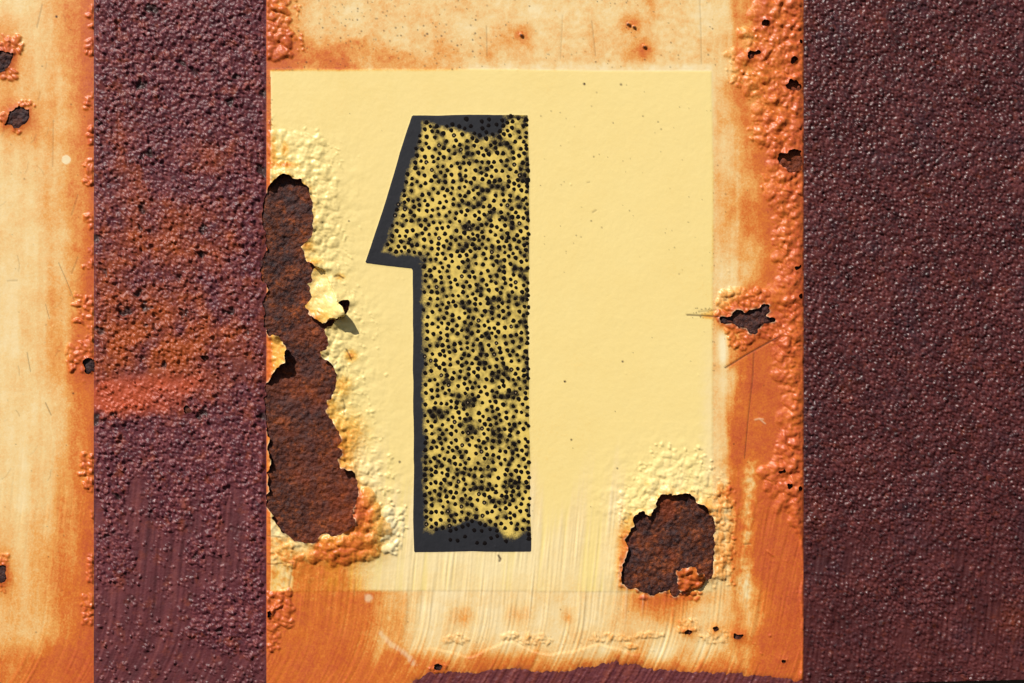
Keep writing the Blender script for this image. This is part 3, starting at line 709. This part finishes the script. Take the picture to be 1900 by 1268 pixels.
def paint_material():
    n = N('weathered_paint')
    ru = n.attr('rust')
    g1 = n.noise(3.0, 2, .6, 1); g2 = n.noise(9, 4, .65, 2); g3 = n.noise(70, 4, .6, 3)
    mid = n.math('MULTIPLY', n.math('MULTIPLY', ru, n.math('SUBTRACT', 1.15, ru)), 3.0, clamp=True)
    j = n.math('ADD', n.math('MULTIPLY', n.math('SUBTRACT', g1, .5), .42), n.math('ADD', n.math('MULTIPLY', n.math('SUBTRACT', g2, .5), .38), n.math('MULTIPLY', n.math('SUBTRACT', g3, .5), .30)))
    r2 = n.math('ADD', ru, n.math('MULTIPLY', j, mid), clamp=True)
    cream = n.ramp(r2, [(0.0, lin(243,225,180)), (.2, lin(236,201,139)), (.42, lin(228,160,82)), (.62, lin(212,114,42)), (.8, lin(192,87,42)), (1.0, lin(154,62,40))])
    yell = n.ramp(r2, [(0.0, lin(242,218,146)), (.16, lin(240,213,138)), (.36, lin(234,182,86)), (.58, lin(220,136,44)), (.8, lin(197,93,38)), (1.0, lin(160,66,38))])
    c = n.mix(n.attr('yellow'), cream, yell)
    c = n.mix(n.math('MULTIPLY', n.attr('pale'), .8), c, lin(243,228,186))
    c = n.mix(n.attr('dark'), c, lin(56,28,18))
    n.bump(n.math('ADD', n.noise(7, 3, .6, 8), n.math('MULTIPLY', g1, .4)), 0.3)
    return n.out(c, n.maprange(n.noise(30, 3, .6, 5), .3, .7, .34, .52), .42)

def band_material():
    n = N('dark_oxide_paint')
    g = n.noise(34, 5, .65, 1); g2 = n.noise(7, 3, .6, 2)
    base = n.ramp(n.math('ADD', n.math('MULTIPLY', g, .6), n.math('MULTIPLY', n.attr('tone'), .4)), [(.25, lin(70,32,40)), (.5, lin(100,48,55)), (.75, lin(130,69,69))])
    ru = n.math('ADD', n.attr('rust'), n.math('MULTIPLY', n.math('SUBTRACT', g2, .5), .7), clamp=True)
    c = n.mix(n.maprange(ru, .08, .85), base, lin(160,74,34))
    c = n.mix(n.math('MULTIPLY', n.attr('smoothness'), .35), c, lin(98,52,52))
    c = n.mix(n.attr('red'), c, lin(178,78,48))
    c = n.mix(n.attr('dark'), c, lin(58,44,42))
    n.bump(n.noise(4.0, 3, .6, 8), 0.8)
    return n.out(c, n.maprange(g2, .3, .7, .34, .52), .32)

def right_band_material():
    n = N('grainy_oxide_paint')
    g = n.noise(60, 5, .7, 11); g2 = n.noise(6, 3, .6, 12)
    base = n.ramp(n.math('ADD', n.math('MULTIPLY', g, .6), n.math('MULTIPLY', n.attr('tone'), .4)), [(.25, lin(44,17,19)), (.5, lin(76,34,35)), (.78, lin(108,54,52))])
    ru = n.math('ADD', n.attr('rust'), n.math('MULTIPLY', n.math('SUBTRACT', g2, .5), .5), clamp=True)
    c = n.mix(n.maprange(ru, .08, .8), base, lin(124,56,32))
    c = n.mix(n.attr('dark'), c, lin(50,44,56))
    n.bump(n.noise(3.0, 3, .6, 8), 0.6)
    return n.out(c, n.maprange(g2, .3, .7, .30, .46), .42)

def steel_material():
    n = N('bare_rusted_steel')
    g = n.noise(40, 6, .72, 21); g2 = n.noise(7, 4, .7, 22)
    v = n.math('ADD', n.math('MULTIPLY', g, .55), n.math('MULTIPLY', g2, .45))
    c = n.ramp(v, [(.36, lin(28,18,21)), (.45, lin(60,33,29)), (.53, lin(94,48,30)), (.61, lin(150,76,36))])
    c = n.mix(n.math('MULTIPLY', n.attr('grey'), .85), c, lin(52,42,46))
    c = n.mix(n.attr('rust'), c, lin(140,60,24))
    n.bump(n.math('ADD', n.noise(3.2, 3, .65, 8), n.noise(10, 3, .6, 9)), 2.0)
    return n.out(c, n.maprange(g2, .3, .7, .45, .75), .22)

def numeral_material():
    n = N('worn_black_paint')
    g1 = n.noise(2.6, 2, .6, 31); g2 = n.noise(8, 3, .6, 32)
    cv = n.attr('cover'); so = n.attr('soot')
    grain = n.math('ADD', n.math('MULTIPLY', n.math('SUBTRACT', g1, .5), 1.3), n.math('MULTIPLY', n.math('SUBTRACT', g2, .5), .6))
    k1 = n.math('ADD', so, n.math('MULTIPLY', grain, n.math('MULTIPLY', so, .8)))
    k2 = n.math('ADD', cv, n.math('MULTIPLY', grain, n.math('MULTIPLY', n.math('SUBTRACT', 1.12, cv), 1.15)))
    yl = n.mix(g2, lin(234,206,108), lin(216,182,88))
    c = n.mix(n.maprange(k1, .10, .85), yl, lin(50,41,24))
    c = n.mix(n.maprange(k2, .22, .88), c, n.mix(n.noise(26, 3, .6, 33), lin(32,33,37), lin(48,48,53)))
    n.bump(g2, 0.5)
    return n.out(c, .5, .22)

def spot_material():
    n = N('black_pinpoint')
    return n.out(n.mix(n.noise(5, 2, .5, 41), lin(12,8,8), lin(20,13,12)), .75, .08)

def pin_material():
    n = N('pale_pinpoint_centre')
    return n.out(n.mix(n.noise(4, 2, .5, 42), lin(150,130,100), lin(110,90,66)), .5, .4)

def wall_material():
    n = N('wall_render')
    n.bump(n.noise(20, 4, .6, 51), 3)
    return n.out(n.mix(n.noise(120, 4, .6, 52), lin(96,84,76), lin(72,62,56)), .8, .3)

M_PAINT, M_BAND, M_BANDR, M_STEEL, M_NUM, M_SPOT, M_WALL, M_PIN = paint_material(), band_material(), right_band_material(), steel_material(), numeral_material(), spot_material(), wall_material(), pin_material()

# ------------------------------------------------------------------ objects
panel = bpy.data.objects.new('steel_panel', None); col.objects.link(panel)
PZ = (CY - 1268) * S; panel.location = (0, 0, PZ); panel.empty_display_size = 0.05
panel['label'] = 'rusty cream and yellow painted steel panel with a worn black number 1 between dark bands'
panel['category'] = 'panel'
def part(name, me, parent, label=None):
    o = bpy.data.objects.new(name, me); col.objects.link(o); o.parent = parent
    if parent is panel: o.location.z = -PZ
    if label: o['label'] = label
    return o

def film(pid, name, mat, at, label=None, parent=panel):
    t = T[PART == pid]
    if len(t) == 0: return None
    used, inv = np.unique(t, return_inverse=True)
    t = inv.reshape(-1, 3)
    vs = P[used]; ns = VN[used]; av = {k: f(v)[used] for k, v in at.items()}
    g = used[edges_of(t)]
    kk = np.minimum(g[:, 0], g[:, 1]) * (NX * NY) + np.maximum(g[:, 0], g[:, 1])
    e = edges_of(t)[np.isin(kk, open_keys)]
    if len(e):
        a, b = e[:, 0], e[:, 1]; n0 = len(vs); k = len(e)
        back = np.array([0, THICK * S, 0])
        dirv = vs[b] - vs[a]; en = np.stack([dirv[:, 2], dirv[:, 1] * 0, -dirv[:, 0]], 1); en /= np.linalg.norm(en, axis=1, keepdims=True) + 1e-12
        top_a, top_b = vs[a], vs[b]
        vs = np.concatenate([vs, top_a, top_b, top_a + back, top_b + back]); ns = np.concatenate([ns, -en, -en, -en, -en])
        av = {q: np.concatenate([w_, w_[a], w_[b], w_[a], w_[b]]) for q, w_ in av.items()}
        if 'dark' in av and 'yellow' in av:
            av['rust'] = np.concatenate([av['rust'][:n0], np.clip(av['rust'][n0:] + .25, 0, 1)])
        i = np.arange(k)
        A, B, C2, D2 = n0 + i, n0 + k + i, n0 + 2 * k + i, n0 + 3 * k + i
        t = np.concatenate([t, np.stack([A, C2, B], 1), np.stack([B, C2, D2], 1)])
    return part(name, make_mesh(name, vs, t, ns, av, mat), parent, label)

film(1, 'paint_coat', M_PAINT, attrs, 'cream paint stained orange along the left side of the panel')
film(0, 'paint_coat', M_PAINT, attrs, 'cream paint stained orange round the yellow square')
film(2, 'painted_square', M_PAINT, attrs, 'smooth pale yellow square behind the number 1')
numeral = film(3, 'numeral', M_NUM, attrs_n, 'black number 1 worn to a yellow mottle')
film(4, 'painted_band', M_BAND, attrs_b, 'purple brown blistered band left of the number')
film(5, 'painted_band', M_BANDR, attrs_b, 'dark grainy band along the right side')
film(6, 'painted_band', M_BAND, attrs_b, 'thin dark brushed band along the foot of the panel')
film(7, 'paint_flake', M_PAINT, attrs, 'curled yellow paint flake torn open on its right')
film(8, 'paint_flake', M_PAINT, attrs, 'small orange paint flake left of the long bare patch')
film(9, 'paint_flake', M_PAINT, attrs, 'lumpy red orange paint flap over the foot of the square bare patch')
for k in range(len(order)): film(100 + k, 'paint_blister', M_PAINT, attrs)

# bare rusted steel seen through each gap in the paint
def rust_patch(outl, seed, label=None, grow=14, kind=0):
    o = np.asarray(outl); x0, y0 = o.min(0) - grow; x1, y1 = o.max(0) + grow
    st = 1.7
    gx, gy = np.meshgrid(np.arange(x0, x1 + st, st), np.arange(y0, y1 + st, st))
    gx = gx + 0.0; ax, ay = gx.ravel(), gy.ravel()
    p1, _ = pebbles(ax, ay, 6.0, seed, .42, .74, np.full_like(ax, .5)); p2, _ = pebbles(ax, ay, 12.0, seed + 1, .4, .7, np.clip(.28 + .5 * fbm(ax, ay, 50, 2, seed + 5), 0, 1))
    h = -1.6 + 1.6 * fbm(ax, ay, 40, 3, seed + 2) + 1.7 * fbm(ax, ay, 11, 4, seed + 3) + np.maximum(1.5 * p1, 2.0 * p2) + .6 * pebbles(ax, ay, 3.8, seed + 3, .42, .74, np.full_like(ax, .7))[0]
    h = np.minimum(h + (2.2 if kind != 1 else .9), 4.2) + (1.3 * ss(530, 500, ax) if kind == 1 else 0)
    rs = np.clip(.55 * ss(.05, .5, fbm(ax, ay, 60, 4, seed + 6)) + .0, 0, 1); gr = np.clip(.75 * ss(.05, .45, fbm(ax, ay, 46, 4, seed + 7)), 0, 1)
    if kind == 1:
        rs = np.clip(.45 * rs + .55 * gauss(ax, ay, 640, 940, 50, 60) + .35 * gauss(ax, ay, 545, 720, 60, 40) + .3 * gauss(ax, ay, 575, 860, 60, 70) + .3 * gauss(ax, ay, 610, 620, 30, 40), 0, .8) * (.7 + .6 * fbm(ax, ay, 18, 3, seed + 8))
        gr = np.clip(gr * .75 + .6 * gauss(ax, ay, 540, 760, 34, 22) + .6 * gauss(ax, ay, 535, 370, 24, 20), 0, .8)
    if kind == 2: rs = rs * .8; gr = gr * .9
    if kind == 3: rs = rs * .1; gr = .6 + .3 * gr; h = h + 1.2
    if kind == 4: rs = .35 + .4 * rs; gr *= .2
    ny_, nx_ = gx.shape; ii = np.arange(nx_ * ny_).reshape(ny_, nx_)
    a, b, c, d = ii[:-1, :-1].ravel(), ii[:-1, 1:].ravel(), ii[1:, :-1].ravel(), ii[1:, 1:].ravel()
    t = np.concatenate([np.stack([a, c, d], 1), np.stack([a, d, b], 1)])
    # keep only what lies under the gap and a little beyond its rim
    cx, cy = ax[t].mean(1), ay[t].mean(1)
    dmin = np.full(len(t), 1e9); ins = np.zeros(len(t), bool)
    for i in range(len(o)):
        p, q = o[i], o[(i + 1) % len(o)]
        dmin = np.minimum(dmin, seg_d(cx, cy, p, q)[0])
        if p[1] != q[1]: ins ^= ((p[1] > cy) != (q[1] > cy)) & (cx < (q[0] - p[0]) * (cy - p[1]) / (q[1] - p[1]) + p[0])
    yel = np.interp(cx, [-300, 1600, 1900, 2200], [1267.6, 1267.6, 1260.5, 1254]) - 1
    kp = (ins | (dmin < grow - 2)) & (cy < yel); t = t[kp]
    cov = np.zeros(len(ax), bool); cov[t[~ins[kp]]] = True; h = np.where(cov, np.minimum(h, .5), h)
    used, inv = np.unique(t, return_inverse=True)
    vs = np.stack([(ax - CX) * S, -h * S, (CY - ay) * S], 1)[used]
    at = {'rust': rs[used], 'grey': gr[used]}
    part('bare_patch', make_mesh('bare_patch', vs, inv.reshape(-1, 3), None, at, M_STEEL), panel, label)
rust_patch(jA, 201, 'long brown rusted patch where the paint has peeled between the band and the number', 26, 1)
rust_patch(jB, 211, 'squarish dark rusted patch low on the right of the yellow square', 16, 2)
rust_patch(jC, 221, 'small jagged grey patch in the orange strip right of the yellow square', 12, 3)
for i, p in enumerate(jS): rust_patch(p, 231 + 9 * i, None, 8, 3 if i in (0, 1, 2, 3) else (4 if i in (4, 6, 7, 8) else 2))
rust_patch(np.array([(624, 560), (650, 555), (652, 590), (622, 600)]), 199, None, 4, 2)

# the plate itself: a slab behind the paint
def slab(name, x0, x1, y0, y1, front, thick, mat, parent, ylo=None):
    z = []
    for (px, py) in ((x0, y0), (x1, y0), (x1, ylo[1] if ylo else y1), ((1600 if ylo else x1), ylo[0] if ylo else y1), (x0, ylo[0] if ylo else y1)): z.append((px, py))
    pts = z if ylo else [z[0], z[1], z[2], z[4]]
    k = len(pts)
    vs = [((px - CX) * S, -front * S, (CY - py) * S) for px, py in pts] + [((px - CX) * S, (-front + thick) * S, (CY - py) * S) for px, py in pts]
    fs = [tuple(range(k))[::-1], tuple(range(k, 2 * k))] + [(i, (i + 1) % k, k + (i + 1) % k, k + i) for i in range(k)]
    me = bpy.data.meshes.new(name); me.from_pydata(vs, [], fs); me.update()
    for q in ('rust', 'grey'): me.attributes.new(q, 'FLOAT', 'POINT')
    me.materials.append(mat)
    import bmesh
    bm = bmesh.new(); bm.from_mesh(me); bmesh.ops.recalc_face_normals(bm, faces=bm.faces)
    if parent is not None: bmesh.ops.bevel(bm, geom=[e for e in bm.edges], offset=1.2 * S, segments=2, affect='EDGES')
    bm.to_mesh(me); bm.free()
    o = bpy.data.objects.new(name, me); col.objects.link(o); o.parent = parent
    if parent is not None: o.location.z = -PZ
    return o
slab('steel_plate', -258, 2158, -226, 1268, -3.6, 26, M_STEEL, panel, (1267.2, 1254.4))
wall = slab('wall', -2600, 4500, -1800, 3200, -90, 60, M_WALL, None); wall['kind'] = 'structure'

# pinpoint black spots of the numeral
spot_meshes = []
for v in range(4):
    r = np.random.default_rng(50 + v); vs = [(0, -.42, 0)]; fs = []
    K = 9
    for ring, (rr_, hh) in enumerate(((.28 if v == 3 else .6, -.36), (1.0, 0.1))):
        for i in range(K):
            a = 2 * math.pi * i / K; q = rr_ * (1 + .10 * r.normal())
            vs.append((q * math.cos(a) , hh if ring == 0 else 0.25, q * math.sin(a)))
    for i in range(K):
        j = (i + 1) % K
        fs.append((0, 1 + i, 1 + j)); fs.append((1 + i, 1 + K + i, 1 + K + j, 1 + j))
    me = bpy.data.meshes.new('paint_spot'); me.from_pydata([(a * S, b * S, c * S) for a, b, c in vs], [], fs); me.update()
    me.polygons.foreach_set('use_smooth', np.ones(len(fs), bool)); me.materials.append(M_SPOT)
    if v == 3:
        me.materials.append(M_PIN)
        for i in range(0, 2 * K, 2): me.polygons[i].material_index = 1
    spot_meshes.append((me, vs, fs))
spots.sort(key=lambda s: -s[2])
def spot_loc(x, y):
    return ((x - CX) * S, -(sample(H, x, y) + 0.1) * S, (CY - y) * S)
for k, (x, y, r) in enumerate(spots[:300]):
    o = bpy.data.objects.new('paint_spot', spot_meshes[(0, 1, 2, 0, 1, 2, 3)[k % 7]][0]); col.objects.link(o); o.parent = numeral
    o.location = spot_loc(x, y); o.scale = (r, 1, r)
vs, fs = [], []
for k, (x, y, r) in enumerate(spots[300:]):
    _, bv, bf = spot_meshes[(0, 1, 2)[k % 3]]; l = spot_loc(x, y); n0 = len(vs)
    vs += [(l[0] + a * r * S, l[1] + b * S, l[2] + c * r * S) for a, b, c in bv]; fs += [tuple(i + n0 for i in q) for q in bf]
me = bpy.data.meshes.new('paint_spots'); me.from_pydata(vs, [], fs); me.update(); me.polygons.foreach_set('use_smooth', np.ones(len(fs), bool)); me.materials.append(M_SPOT)
o = part('paint_spots', me, numeral); o['kind'] = 'stuff'
print('blisters', len(blis), 'spots', len(spots), 'tris', int((~gone).sum()))
